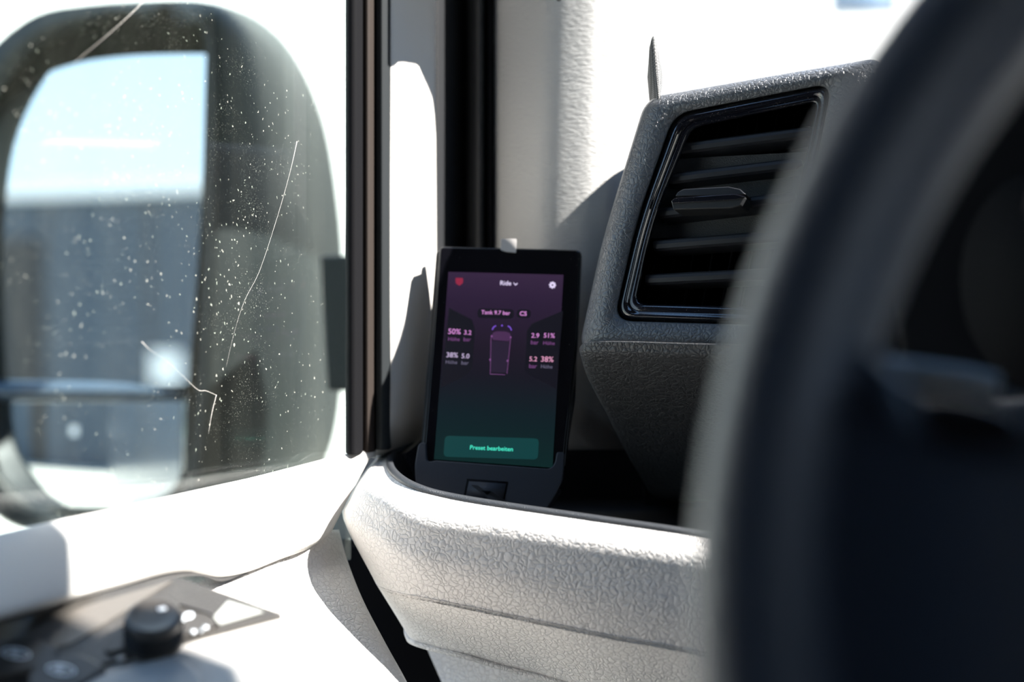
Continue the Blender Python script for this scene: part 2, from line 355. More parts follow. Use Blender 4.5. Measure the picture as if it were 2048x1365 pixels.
# small convex glass below
def convex(name, cx, cy, hw, hh, d, nx, nz, R, m, parent):
    c = P(cx, cy, d); n = Vector((nx, -1, nz)).normalized(); u = Vector((0, 0, 1)).cross(n).normalized(); v = n.cross(u)
    bm = bmesh.new(); V = []
    for j in range(25):
        row = []
        for i in range(33):
            a = (i/32*2-1); b = (j/24*2-1)
            # superellipse lower corners, straight top
            k = 1 if b > 0 else (1-abs(b)**3)**(1/3)
            x = a*hw*max(k, .02)/F*d; z = b*hh/F*d
            row.append(bm.verts.new(c+u*x+v*z+n*(math.sqrt(R*R-x*x-z*z)-R)))
        V.append(row)
    for j in range(24):
        for i in range(32): bm.faces.new((V[j][i], V[j][i+1], V[j+1][i+1], V[j+1][i]))
    o = link(name, bm, m, parent, solid=.003); return o
g2 = convex('wide_angle_glass', 150, 905, 232, 116, 1.218, -.12, .0, .75, 'mirror', mi); g2['label'] = 'convex silvered lower glass'
tube('divider', [P(-70, 782, 1.215), P(150, 784, 1.213), P(372, 786, 1.215)], .0085, 'paint', mi, flat=1)
slab('mounting_arm', rounded([(640, 512), (790, 508), (790, 790), (655, 782)], 8), yaw_plane(700, 650, 1.12, 0), .10, 'housing', mi, bevel=.006)

# ------------------------------------------------------------------ driver's door
door = empty('driver_door', P(400, 1365, .68), "driver's door of the van with dusty window and sunlit cream sill", 'door')
gl = [GLASS.at(-420, -260), GLASS.at(702, -260), GLASS.at(702, 1120), GLASS.at(-420, 1300)]
bm = bmesh.new(); a = [bm.verts.new(p) for p in gl]; b = [bm.verts.new(p-GLASS.n*.004) for p in gl]
bm.faces.new(a); bm.faces.new(b[::-1])
for i in range(4): bm.faces.new((a[i], b[i], b[(i+1) % 4], a[(i+1) % 4]))
wg = link('window_glass', bm, 'dusty', door, smooth=False); wg['label'] = 'dusty side glass with pale flecks'
s = vprofile('glass_seal', [(691, .822), (697, .815), (712, .815), (724, .822)], -400, 908, 'deep', door, .02); s['label'] = 'black rubber strip'
s = vprofile('run_channel', [(722, .828), (736, .826), (749, .832)], -400, 905, 'brown', door, .02); s['label'] = 'brown-grey strip'
vprofile('frame_gap', [(746, .84), (753, .84)], -400, 903, 'deep', door, .02)
s = vprofile('frame_strip', [(752, .832), (764, .83), (779, .834)], -400, 900, 'strip', door, .02); s['label'] = 'dark slate strip'
rows = []
for y, l, r in ((-400, 777, 868), (-100, 777, 868), (135, 777, 868), (400, 776, 870), (600, 776, 871), (720, 777, 871), (790, 777, 871), (840, 775, 868), (868, 767, 850), (890, 757, 830), (912, 742, 800)):
    w = r-l
    rows.append([P(l-1, y, .846), P(l+2, y, .838), P(l+7, y, .837), P(l+w*.3, y, .844), P(l+w*.7, y, .858), P(r, y, .870), P(r+1, y, .885)])
t_ = grid('frame_trim', rows, 'beige', door, 4, 4, solid=.002); t_['label'] = 'cream upright trim of the window frame'

structure(vanprism('shade_rail_1', [(-.6, -.015), (.3, -.015), (.3, .012), (-.6, .012)], 2.30, 2.6, 'black'))  # unseen rail over the side window, added to keep sun off the mirror
structure(vanprism('shade_rail_2', [(.301, -.015), (.9, -.015), (.9, .012), (.301, .012)], 2.41, 2.6, 'black'))  # its front length, set above the view, added for the same shade
# sill cap
def S(x, y, d): return P(x, y, d)
tpx = [-260, 0, 175, 350, 500, 620, 690, 748]
top = [1128, 1066, 1030, 990, 955, 925, 908, 899]
bot = [1300, 1236, 1190, 1144, 1120, 1098, 1080, 1000]
dep = [.545, .60, .645, .69, .735, .775, .80, .825]
sx_b = [-260, 0, 200, 330, 500, 610, 652, 700]
def depth_glass(x): r = P(x, 700, 1)-CAM; return (GLASS.o-CAM).dot(GLASS.n)/r.dot(GLASS.n)
T = []; 
XT = [-260, -60, 80, 175, 260, 340, 400, 450, 500, 560, 620, 680, 748]
import bisect
def interp(xs, ys, x):
    i = min(max(bisect.bisect(xs, x)-1, 0), len(xs)-2); t = (x-xs[i])/(xs[i+1]-xs[i]); return ys[i]+(ys[i+1]-ys[i])*t
tx = [-260, 0, 150, 350, 500, 690, 748]; ty = [1130, 1066, 1034, 990, 956, 908, 899]
bx = [-260, 0, 200, 330, 372, 400, 440, 480, 520, 580, 652, 700]; by = [1305, 1236, 1182, 1144, 1139, 1143, 1150, 1146, 1132, 1108, 1082, 1010]
BX = [-260, -60, 60, 150, 240, 320, 372, 405, 445, 500, 560, 612, 660]
ra, rb, rc, rd, re_, rf, rg = [], [], [], [], [], [], []
for x, xb in zip(XT, BX):
    y = interp(tx, ty, x); yb = interp(bx, by, xb); dg = depth_glass(x)-max(0, x-600)/148*.026
    def mix(t, d): return P(x+(xb-x)*t, y+(yb-y)*t, d)
    ra.append(P(x, y+14, dg-.0015)); rb.append(P(x, y, dg-.003)); rc.append(mix(.10, dg-.010)); rd.append(mix(.35, dg-.021)); re_.append(mix(.8, dg-.037)); rf.append(mix(1, dg-.040)); rg.append(mix(1.03, dg-.022))
t_ = grid('window_sill', [ra, rb, rc, rd, re_, rf, rg], 'beige', door, 4, 4, solid=.0015); t_['label'] = 'cream sill cap, sunlit at the front half'
# dark strip standing in for the shadowed gap under the sill
rows = []
for k, (dy, dd) in enumerate(((-16, -.016), (6, -.020), (15, -.016))):
    rows.append([P(xb, interp(bx, by, xb)+dy*(1 if xb < 380 or 420 < xb < 470 else .7), depth_glass(x)+dd-.012) for x, xb in zip(XT, BX)])
t_ = grid('sill_gap_strip', rows, 'lip', door, 4, 3, solid=.002); t_['label'] = 'dark strip standing for the shadowed gap under the sill'
# door card: broad surface below the sill, down to the armrest
ARM = Plane(P(303, 1240, .62), (1, .10, 0), (0.05, .86, .5)); ARM.n = Vector((.10, -.50, .86)).normalized()
rows = []
for y, xs, d0 in ((1060, (-200, 150, 400, 655, 672), 0), (1120, (-220, 100, 390, 668, 690), -.004), (1200, (-240, 60, 400, 700, 716), -.012), (1290, (-250, 0, 420, 745, 762), -.03), (1365, (-250, 0, 430, 785, 800), -.045), (1500, (-250, 0, 450, 850, 862), -.07), (1700, (-250, 0, 480, 930, 945), -.09)):
    rows.append([P(x, y+ (120 if i == 0 else 60 if i == 1 else 0), .0+([.56, .655, .735, .80, .815] if y < 1150 else [.56, .652, .73, .786, .80])[i]+d0) for i, x in enumerate(xs)])
t_ = grid('door_card', rows, 'beige_leather', door, 5, 5, solid=.002)
# armrest top round the switches
arm = rounded([(-200, 1420), (205, 1327), (330, 1294), (567, 1232), (700, 1240), (560, 1500), (-200, 1560)], [0, 0, 0, 0, 60, 0, 0])
t_ = slab('armrest', arm, ARM, .05, 'beige', door, bevel=.003, off=.0005)
t_ = slab('armrest_pad', rounded([(-200, 1460), (170, 1352), (340, 1302), (380, 1318), (420, 1365), (520, 1520), (-200, 1640)], [0, 0, 30, 20, 0, 0, 0]), ARM, .012, 'pillar', door, bevel=.004, off=-.0045); t_['label'] = 'grey-beige padded armrest end'

# ------------------------------------------------------------------ switch panel
sp = empty('switch_panel', ARM.at(200, 1340), 'dusty dark switch panel with mirror dial, set in the armrest under the sill', 'switch panel')
slab('base', rounded([(-200, 1310), (0, 1248), (180, 1194), (345, 1153), (368, 1158), (568, 1229), (420, 1268), (330, 1292), (205, 1328), (-200, 1424)], [0, 0, 0, 8, 8, 8, 0, 0, 0, 0]), ARM, .008, 'panel', sp, bevel=.0012, off=-.0015)
rc_ = slab('recess', rounded([(40, 1270), (165, 1214), (345, 1160), (300, 1190), (140, 1290), (60, 1300)], [20, 20, 2, 4, 10, 10]), ARM, .002, mat('warm_dark_recess', (.10, .09, .08), .4, .5, grain=('fine', 900, .0002)), sp, bevel=.001, off=-.0022)
slab('dial_base', rounded([(208, 1290), (225, 1262), (300, 1205), (365, 1212), (418, 1230), (437, 1250), (330, 1280), (212, 1306)], [10, 12, 10, 4, 12, 4, 0, 8]), ARM, .002, mat('dial_base_plastic', (.05, .046, .042), .35, .5, grain=('fine', 1100, .0003), speck=(1500, .1, (.25, .23, .2))), sp, bevel=.0006, off=-.0030)
tube('dial_rim', [ARM.at(x, y, -.0034) for x, y in ((360, 1211), (390, 1220), (420, 1230), (437, 1250))], .0004, 'deep', sp, n=6)
slab('insert_plate', [(456, 1202), (528, 1224), (440, 1249), (422, 1240)], ARM, .001, mat('pale_grey_plate', (.32, .33, .31), .5, .4, grain=('fine', 1200, .0003)), sp, bevel=.0002, off=-.0022)
# the dial: lathe about the panel's normal
kc = ARM.at(308, 1284, -.003); kn = ARM.n; ku = Vector((1, .1, 0)).normalized(); ku = (ku-kn*ku.dot(kn)).normalized(); kw = kn.cross(ku)
def lathe(name, prof, c, m, parent, n=48, teeth=0):
    bm = bmesh.new(); rings = []
    for r, h in prof:
        rings.append([bm.verts.new(c+kn*h+(ku*math.cos(2*PI*i/n)+kw*math.sin(2*PI*i/n))*r) for i in range(n)])
    for a, b in zip(rings, rings[1:]):
        for i in range(n): bm.faces.new((a[i], a[(i+1) % n], b[(i+1) % n], b[i]))
    bm.faces.new(rings[0][::-1]); bm.faces.new(rings[-1])
    return link(name, bm, m, parent)
knob = lathe('mirror_dial', [(.0125, 0), (.0128, .001), (.0118, .0015), (.0118, .011), (.0122, .0115), (.0118, .0135), (.0105, .0148), (.0095, .0148), (.0085, .0143), (.004, .0141), (.0005, .0140)], kc, 'knob', sp)
# knurled ring of small pyramids
bm = bmesh.new(); nr, nh = 40, 5
for j in range(nh):
    for i in range(nr):
        a0 = 2*PI*(i+.5*(j % 2))/nr; da = PI/nr*.95; h0 = .002+j*.0017; h1 = h0+.0016
        f = lambda a, h, r: kc+kn*h+(ku*math.cos(a)+kw*math.sin(a))*r
        q = [bm.verts.new(f(a, h, .0118)) for a, h in ((a0-da, h0), (a0+da, h0), (a0+da, h1), (a0-da, h1))]; tip = bm.verts.new(f(a0, (h0+h1)/2, .0127))
        for k in range(4): bm.faces.new((q[k], q[(k+1) % 4], tip))
link('grip_ring', bm, 'black', knob, smooth=False)
slab('pointer_mark', rounded([(314, 1217), (330, 1214), (334, 1219), (318, 1223)], 2), Plane(kc+kn*.0144, ku, kw), .0002, 'white', knob, bevel=0)
def ell(cx, cy, a, b, rot, n=20): 
    c, s = math.cos(rot), math.sin(rot); return [(cx+a*math.cos(t)*c-b*math.sin(t)*s, cy+a*math.cos(t)*s+b*math.sin(t)*c) for t in [2*PI*i/n for i in range(n)]]
def ringmark(name, cx, cy, a, b, rot, w, parent, off):
    o = ell(cx, cy, a, b, rot, 24); i_ = ell(cx, cy, a-w, b-w, rot, 24)
    bm = bmesh.new(); A = [bm.verts.new(ARM.at(x, y, off)) for x, y in o]; B = [bm.verts.new(ARM.at(x, y, off)) for x, y in i_]
    for k in range(24): bm.faces.new((A[k], A[(k+1) % 24], B[(k+1) % 24], B[k]))
    return link(name, bm, 'white', parent, solid=.0002)
s_ = ringmark('mirror_symbol', 377, 1232, 11, 6.5, -.25, 3, sp, -.0034); s_['label'] = 'white left-mirror outline mark'
slab('mirror_symbol', ell(367, 1240, 3.5, 3, 0, 12), ARM, .0002, 'white', sp, bevel=0, off=-.0034)
slab('fold_symbol', ell(387, 1264, 5, 4, 0, 12), ARM, .0002, 'white', sp, bevel=0, off=-.0034)
slab('fold_symbol', [(396, 1262), (408, 1254), (406, 1251), (416, 1253), (416, 1259), (411, 1257), (402, 1266)], ARM, .0002, 'white', sp, bevel=0, off=-.0034)
slab('heating_symbol', [(232, 1318), (240, 1311), (254, 1313), (247, 1322), (240, 1325)], ARM, .0002, mat('grey_print', (.3, .3, .3), .5), sp, bevel=0, off=-.0024)
def win_switch(cx, cy):
    o = slab('window_switch', rounded([(cx-75, cy+20), (cx-40, cy-28), (cx+45, cy-30), (cx+95, cy-4), (cx+40, cy+34), (cx-60, cy+48)], 14), ARM, .006, 'knob', sp, bevel=.0022, off=-.006)
    i_ = ringmark('window_symbol', cx, cy+3, 30, 12, .12, 3.5, o, -.0064)
    slab('window_symbol_bar', [(cx-26, cy+4), (cx-4, cy-4), (cx+20, cy+6), (cx+6, cy+3), (cx-3, cy+11), (cx-8, cy+3)], ARM, .0003, 'white', o, bevel=0, off=-.0064)
win_switch(32, 1304); win_switch(122, 1337)

# ------------------------------------------------------------------ black rubber seal and pillar
vs_ = empty('door_aperture_seal', P(925, 900, .9), 'black folded rubber seal between the window frame and the pillar trim', 'seal')
s = vprofile('seal_fold', [(860, .90), (872, .885), (885, .892), (915, .915), (935, .935)], -400, 900, 'black', vs_, .01)
s = vprofile('seal_lip', [(930, .93), (945, .905), (962, .90), (972, .915)], -400, 900, 'black', vs_, .012)
s = vprofile('seal_bead', [(966, .925), (976, .905), (988, .91)], -400, 900, 'deep', vs_, .012)
rows = []
prof = [(981, .93), (985, .915), (1010, .901), (1050, .886), (1086, .8755), (1140, .8705), (1190, .8705), (1240, .8800)]
for y in (-400, -100, 0, 100, 250, 400, 600, 820, 900):
    xe = interp([-400, 0, 180, 400, 900], [1180, 1248, 1300, 1340, 1400], y)
    rows.append([P(x+interp([-400, 0, 500, 900], [14, 12, 0, 0], y)*(1 if x > 1040 else 0), y, d) for x, d in prof]+[P(xe, y, .93), P(xe+6, y, .95), P(xe+4, y, .99)])
pt = grid('pillar_trim', rows, 'pillar', None, 5, 4, solid=.003); tag(pt, 'cream textured pillar trim behind the handheld display, half in sun', 'pillar trim')
pt['label'] = 'cream textured windscreen pillar trim with sun on its right half'

# dotted fin by the windscreen foot
fin = px_spline([(1296, 190), (1294, 155), (1296, 115), (1302, 82), (1307, 72), (1312, 84), (1321, 120), (1325, 160), (1319, 190), (1314, 230), (1300, 230)], 5)
FM = mat('dotted_grey_mesh', (.10, .10, .10), .6, .3)
t = FM.node_tree; g = t.nodes.new('ShaderNodeNewGeometry'); v = t.nodes.new('ShaderNodeTexVoronoi'); v.inputs['Scale'].default_value = 900; v.inputs['Randomness'].default_value = 0
t.links.new(g.outputs['Position'], v.inputs['Vector']); r_ = t.nodes.new('ShaderNodeValToRGB'); r_.color_ramp.elements[0].color = (.3, .3, .29, 1); r_.color_ramp.elements[1].color = (.05, .05, .05, 1)
r_.color_ramp.elements[0].position = .25; r_.color_ramp.elements[1].position = .45
t.links.new(v.outputs['Distance'], r_.inputs[0]); t.links.new(r_.outputs[0], t.nodes['Principled BSDF'].inputs['Base Color'])
bm = bmesh.new(); rings = []
for py, xl, xr, dn, df in ((72, 1305, 1309, .0005, .0025), (78, 1302, 1311, .003, .003), (95, 1298, 1315, .006, .003), (125, 1296, 1321, .010, .003), (155, 1294, 1325, .015, .003), (180, 1296, 1323, .021, .003), (200, 1298, 1318, .026, .003), (240, 1300, 1314, .034, .003)):
    D0 = .812; c = P((xl+xr)/2, py, D0); w = (xr-xl)/2/F*D0; rings.append([])
    for k in range(20):
        a = 2*PI*k/20; y = math.sin(a); rings[-1].append(bm.verts.new(c+Vector((w*math.cos(a), y*(df if y > 0 else dn), 0))))
for a, b in zip(rings, rings[1:]):
    for k in range(20): bm.faces.new((a[k], a[(k+1) % 20], b[(k+1) % 20], b[k]))
bm.faces.new(rings[0]); bm.faces.new(rings[-1][::-1])
fo = link('mesh_fin', bm, FM); tag(fo, 'slender grey dotted fin standing above the vent corner, against the bright pillar', 'fin')

# unseen slab above the view, shaped to cast the clipped shade on the trim
ho_ = [(760, 150), (776, 146), (784, 138), (796, 136), (824, 137), (831, 141), (848, 175), (862, 203), (869, 235), (876, 260), (884, 258), (884, -160), (760, -160)]
HZ = Plane(TRIMPL.at(826, 137)+SUN*.105, TRIMPL.u, (0, 0, 1))
def alongsun(p, pl): return p+SUN*((pl.o-p).dot(pl.n)/SUN.dot(pl.n))
bm = bmesh.new(); A = [bm.verts.new(alongsun(TRIMPL.at(x, y), HZ)) for x, y in ho_]; B = [bm.verts.new(v.co+SUN*.01) for v in A]; n = len(A)
bm.faces.new(A); bm.faces.new(B[::-1])
for i in range(n): bm.faces.new((A[i], B[i], B[(i+1) % n], A[(i+1) % n]))
gh = link('trim_shade_slab', bm, 'lining', bevel=.001); tag(gh, 'unseen dark slab added above the cream window frame trim to shade its top', 'shade blocker')

# windscreen
wp = [van(.55, .35, 2.62), van(.55, 1.75, 2.62), van(1.25, 1.75, 1.95), van(1.25, .35, 1.95)]
bm = bmesh.new(); a = [bm.verts.new(p) for p in wp]; b = [bm.verts.new(p+Vector((0, .003, .004))) for p in wp]
bm.faces.new(a); bm.faces.new(b[::-1])
for i in range(4): bm.faces.new((a[i], b[i], b[(i+1) % 4], a[(i+1) % 4]))
structure(link('window_1', bm, 'glass', smooth=False))

# ------------------------------------------------------------------ dashboard
dash = empty('dashboard', P(1100, 1365, .8), 'van dashboard: dark grained vent pod above a cream grained storage tray', 'dashboard')
# storage tray, columns left to right; rows lip -> highlight -> body -> crease -> lower edge
C = [ # top,        band,        mid,         mid2,        crease,      low       (px, py) + depths
 [(797, 902, .872), (768, 904, .862), (742, 935, .862), (728, 1000, .862), (770, 1150, .85), (812, 1240, .85)],
 [(778, 914, .845), (738, 936, .826), (704, 985, .826), (689, 1030, .826), (752, 1165, .818), (814, 1262, .828)],
 [(776, 938, .81), (734, 968, .786), (709, 1010, .784), (698, 1052, .784), (763, 1176, .783), (822, 1279, .802)],
 [(796, 961, .778), (774, 1000, .759), (762, 1045, .758), (756, 1087, .758), (805, 1188, .761), (862, 1293, .782)],
 [(835, 980, .762), (824, 1028, .747), (820, 1075, .746), (820, 1122, .746), (865, 1199, .751), (925, 1308, .773)],
 [(900, 997, .755), (899, 1042, .739), (900, 1090, .738), (905, 1142, .738), (948, 1216, .744), (1005, 1331, .770)],
 [(1000, 1014, .744), (1000, 1054, .730), (1000, 1108, .729), (1010, 1167, .729), (1050, 1237, .735), (1100, 1356, .764)],
 [(1200, 1043, .724), (1200, 1086, .712), (1200, 1142, .711), (1205, 1205, .711), (1220, 1272, .716), (1250, 1402, .744)],
 [(1390, 1071, .706), (1390, 1116, .695), (1390, 1174, .694), (1390, 1240, .694), (1400, 1306, .698), (1420, 1440, .726)],
 [(1750, 1130, .675), (1750, 1182, .665), (1750, 1250, .664), (1750, 1330, .664), (1760, 1400, .668), (1760, 1560, .695)],
]
def col(c):
    p = [P(*q) for q in c]; p[5] = P(c[5][0], c[5][1], c[5][2]+(.014 if c[5][0] > 850 else .005))
    t1 = p[0]+(p[1]-p[0])*.03
    out = [t1, p[0]+(p[1]-p[0])*.3, p[1], p[2], p[3], p[4]+(p[3]-p[4])*.09, p[4]+(p[5]-p[4])*.08, p[5]+(p[4]-p[5])*.06, p[5]+Vector((0, .001, -.0006)), p[5]+Vector((0.001, .012, -.001))]
    return out
cols = [col(c) for c in C]
rows = [[c[i] for c in cols] for i in range(len(cols[0]))]
tb = grid('storage_tray', rows, 'beige_leather', dash, 6, 5, solid=.002); tb['label'] = 'cream grained front wall of the storage tray'
# rubber lip round the tray edge
cen = spline([P(*c[0]) for c in C], 8); bm = bmesh.new(); R_ = []
for i, p in enumerate(cen):
    t = (cen[min(i+1, len(cen)-1)]-cen[max(i-1, 0)]).normalized(); s = Vector((0, 0, 1)).cross(t).normalized()   # s: toward the back of the tray
    if s.y < 0 and abs(t.x) > .3: s = -s
    inn = s*.0032
    prof = [p-s*.0004+Vector((0, 0, -.001)), p-s*.0007+Vector((0, 0, .0004)), p-s*.0005+Vector((0, 0, .0014)), p+s*.0006+Vector((0, 0, .0024)), p+inn+Vector((0, 0, .0025)), p+inn*1.2+Vector((0, 0, -.002)), p+s*.022+Vector((0, 0, -.05))]
    R_.append([bm.verts.new(q) for q in prof])
for a, b in zip(R_, R_[1:]):
    for j in range(6): bm.faces.new((a[j], b[j], b[j+1], a[j+1]))
o = link('tray_lip', bm, 'lip', dash, solid=.0006); o['label'] = 'thin black rubber lip along the tray edge'
# tray floor and back wall (dark recess)
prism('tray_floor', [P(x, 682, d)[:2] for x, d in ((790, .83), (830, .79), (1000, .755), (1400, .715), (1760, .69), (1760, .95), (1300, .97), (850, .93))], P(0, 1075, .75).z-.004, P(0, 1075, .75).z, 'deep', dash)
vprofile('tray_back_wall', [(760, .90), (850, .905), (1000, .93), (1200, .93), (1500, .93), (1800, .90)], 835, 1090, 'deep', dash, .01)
# ledge along the foot of window trim and pillar
grid('ledge', [[P(748, 905, .86), P(790, 878, .875), P(850, 842, .90), P(1000, 815, .925), P(1150, 812, .925), P(1300, 815, .93)],
               [P(755, 915, .845), P(800, 888, .86), P(860, 856, .88), P(1000, 830, .91), P(1150, 828, .91), P(1300, 832, .91)],
               [P(775, 918, .845), P(812, 896, .858), P(868, 866, .878), P(1000, 842, .905), P(1150, 836, .908), P(1300, 840, .908)]], 'slate', dash, 4, 4, solid=.002)
# dark corner and under-tray panels
slab('end_panel', rounded([(748, 900), (775, 905), (740, 1000), (735, 1100), (700, 1078), (640, 1095), (688, 1010), (708, 955)], 3), yaw_plane(700, 1020, .868, 20), .01, 'lip', dash, bevel=.001)
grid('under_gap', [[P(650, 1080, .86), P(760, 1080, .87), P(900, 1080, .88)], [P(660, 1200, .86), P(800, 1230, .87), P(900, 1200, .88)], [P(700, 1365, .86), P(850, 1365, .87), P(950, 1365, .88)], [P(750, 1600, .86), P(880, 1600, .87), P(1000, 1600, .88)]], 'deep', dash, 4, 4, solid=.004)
LP = yaw_plane(1000, 1365, .82, 34, 0)
o = slab('lower_panel', [(846, 1288), (1000, 1328), (1110, 1356), (1500, 1440), (1500, 1700), (990, 1700), (880, 1365)], LP, .02, 'beige_leather', dash, bevel=.002); o['label'] = 'grey-beige grained panel under the tray'

# vent pod
VP = yaw_plane(1300, 450, .772, 25, 8)
def loopv(c, r, off, n=8): return [VP.at(x, y, off) for x, y in rounded(c, r, n)]
O0 = [(1318, 176), (1760, 104), (1700, 500), (1560, 705), (1186, 690), (1176, 560)]
fo_ = [(1290, 196), (1790, 108), (1740, 500), (1640, 700), (1160, 696), (1185, 560)]
outer = [(1292, 195), (1770, 113), (1700, 450), (1600, 706), (1157, 700), (1205, 480)]
mid = [(1307, 202), (1765, 122), (1690, 450), (1590, 695), (1178, 686), (1220, 480)]
inner = [(1348, 228), (1664, 166), (1614, 420), (1560, 652), (1228, 642), (1274, 440)]
rad_o = [38, 40, 0, 40, 34, 0]
r6 = [30, 40, 0, 40, 40, 0]
def lp(c, r, off): return loopv(c, [x if x > 0 else 60 for x in r], off)
pod = loft('vent_pod', [lp([(1348, 235), (1760, 160), (1690, 450), (1600, 690), (1240, 680), (1265, 480)], rad_o, .105), lp(outer, rad_o, .014), lp([(x*.8+a*.2, y*.8+b*.2) for (x, y), (a, b) in zip(outer, mid)], rad_o, .005), lp(mid, r6, .0005), lp([(x*.6+a*.4, y*.6+b*.4) for (x, y), (a, b) in zip(mid, inner)], r6, -.0008),
                        lp([(x*.06+a*.94, y*.06+b*.94) for (x, y), (a, b) in zip(mid, inner)], [40]*6, .0006), lp(inner, [38]*6, .0022), lp(inner, [38]*6, .012)], 'grey_leather', dash)
pod['label'] = 'dark grey grained surround of the air vent'
# body under the pod: the pod's leather, darkened to stand for shade
rows = []
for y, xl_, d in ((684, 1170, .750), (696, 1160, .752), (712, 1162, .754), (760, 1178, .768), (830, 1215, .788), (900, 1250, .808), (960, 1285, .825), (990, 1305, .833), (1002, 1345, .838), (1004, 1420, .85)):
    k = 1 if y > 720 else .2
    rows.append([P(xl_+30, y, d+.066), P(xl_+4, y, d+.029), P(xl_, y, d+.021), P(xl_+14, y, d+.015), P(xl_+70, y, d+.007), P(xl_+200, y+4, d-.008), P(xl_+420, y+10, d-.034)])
o = grid('pod_underside', rows, mat('shaded_grained_leather', (.042, .043, .046), .45, .45, grain=('leather', 350, .0004)), dash, 5, 4, solid=.002); o['label'] = 'grained underside tapering into the tray, shade put into its colour'
# dash top behind pod, to the windscreen
prism('dash_top', [(.075, .80), (.30, .70), (.75, .50), (.95, .85), (.30, 1.15), (.14, .93)], P(0, 300, .80).z-.05, P(0, 300, .80).z-.006, 'lip', dash)
vprofile('dash_side', [(1290, .90), (1500, .85), (1900, .70)], 300, 1100, 'deep', dash, .01)

# ------------------------------------------------------------------ air vent
av = empty('air_vent', VP.at(1400, 660), 'square black air vent with gloss frame and thumb slider, left of the steering wheel', 'air vent')
o1 = [(1354, 233), (1658, 172), (1609, 420), (1556, 646), (1233, 636), (1279, 440)]
o2 = [(1366, 244), (1648, 186), (1600, 420), (1548, 634), (1250, 624), (1292, 440)]
o3 = [(1371, 247), (1645, 192), (1597, 420), (1543, 628), (1256, 620), (1296, 440)]
o4 = [(1384, 256), (1636, 203), (1588, 420), (1535, 615), (1272, 608), (1308, 440)]
R6 = [34, 30, 0, 30, 34, 0]
def l2(c, off, k=1): return loopv(c, [34*k, 30*k, 80, 30*k, 34*k, 80], off)
loft('gloss_frame', [l2(inner, .010), l2(o1, .0035), l2([(x*.75+a*.25, y*.75+b*.25) for (x, y), (a, b) in zip(o1, o2)], .0018), l2([(x*.25+a*.75, y*.25+b*.75) for (x, y), (a, b) in zip(o1, o2)], .0018), l2(o2, .0040, .8), l2(o3, .0042, .8), l2([(x*.6+a*.4, y*.6+b*.4) for (x, y), (a, b) in zip(o3, o4)], .0032, .8), l2([(x*.2+a*.8, y*.2+b*.8) for (x, y), (a, b) in zip(o3, o4)], .0042, .7), l2(o4, .0062, .7), l2(o4, .009, .7)], 'gloss', av)
loft('duct', [l2(o4, .0088, .7), l2(o4, .041, .7), l2(o4, .075, .7)], 'deep', av, cap1=True)
def slat(x0, y0, x1, y1):
    a = VP.at(x0, y0, .010); b = VP.at(x1, y1, .010); u = (b-a).normalized(); back = -VP.n; up = u.cross(VP.n).normalized()
    if up.z < 0: up = -up
    down = (back*.95-up*.18).normalized()       # plate tilts down to the back
    prof = [(0, .0000), (.0003, .0017), (.0012, .0028), (.016, .0020), (.016, -.0012), (.002, -.0030), (.0004, -.0022)]
    bm = bmesh.new(); e0 = []; ch = .0035
    rings = []
    for p, k, sh in ((a+back*.004, .25, 0), (a+u*.0012, .85, 0), (a+u*.003, 1, 0), (b-u*.003, 1, 0), (b, .4, 0)):
        rings.append([bm.verts.new(p+down*q+up*w*k) for q, w in prof])
    for r0, r1 in zip(rings, rings[1:]):
        for j in range(len(prof)): bm.faces.new((r0[j], r0[(j+1) % 7], r1[(j+1) % 7], r1[j]))
    bm.faces.new(rings[0][::-1]); bm.faces.new(rings[-1])
    return link('slat', bm, 'slat', av, smooth=False)
for q in ((1350, 296, 1628, 260), (1333, 356, 1603, 323), (1314, 425, 1590, 391), (1302, 490, 1572, 468), (1286, 558, 1560, 544)): slat(*q)
# vertical vanes deep inside
for k in range(7):
    x = 1340+k*38; a = VP.at(x+26, 230, .03); b = VP.at(x-50, 620, .03)
    tube('rear_vane', [a, b], .0008, 'deep', av, n=6, sm=1)
sl_ = [(1340, 402), (1352, 384), (1362, 379), (1452, 374), (1478, 378), (1492, 388), (1492, 398), (1478, 412), (1460, 417), (1346, 420)]
SLP = yaw_plane(1400, 400, .744, 36, 20)
o = slab('thumb_slider', [(1341, 402), (1352, 396), (1466, 388), (1491, 394), (1481, 412), (1462, 417), (1346, 420)], VP, .016, 'black', av, bevel=.0009, off=-.004); o['label'] = 'raised thumb slider'
slab('slider_top', [(1350, 393), (1354, 385), (1366, 378), (1456, 373), (1480, 378), (1492, 389), (1470, 391)], VP, .012, 'slat', o, bevel=.0007, off=-.0015)
slab('slider_trim', [(1342, 402), (1350, 396), (1468, 388), (1490, 393), (1472, 399), (1344, 407)], VP, .003, 'gloss', o, bevel=.0004, off=-.0052)

# ------------------------------------------------------------------ display and holder
DP = plane3(P(880, 492, .846), P(1162, 500, .836), P(836, 960, .816))
hd = empty('display_holder', DP.at(980, 1035, .01), 'dark grey printed holder standing in the storage tray, gripping the small display', 'holder')
ho = rounded([(836, 890), (842, 885), (852, 886), (854, 925), (872, 921), (1100, 938), (1110, 926), (1113, 904), (1130, 905), (1126, 960), (1112, 990), (1080, 1040), (1070, 1075), (850, 1060), (836, 990), (830, 960), (829, 930)],
             [4, 3, 6, 10, 0, 12, 8, 6, 5, 10, 10, 10, 0, 0, 10, 8, 8], 5)
slab('cradle_front', ho, DP, .004, 'holder', hd, bevel=.0009, off=-.0036)
slab('cradle_back', rounded([(872, 500), (1160, 512), (1150, 800), (1128, 930), (1080, 1045), (1066, 1090), (860, 1070), (838, 940)], 10), DP, .004, 'case', hd, bevel=.001, off=.0095)
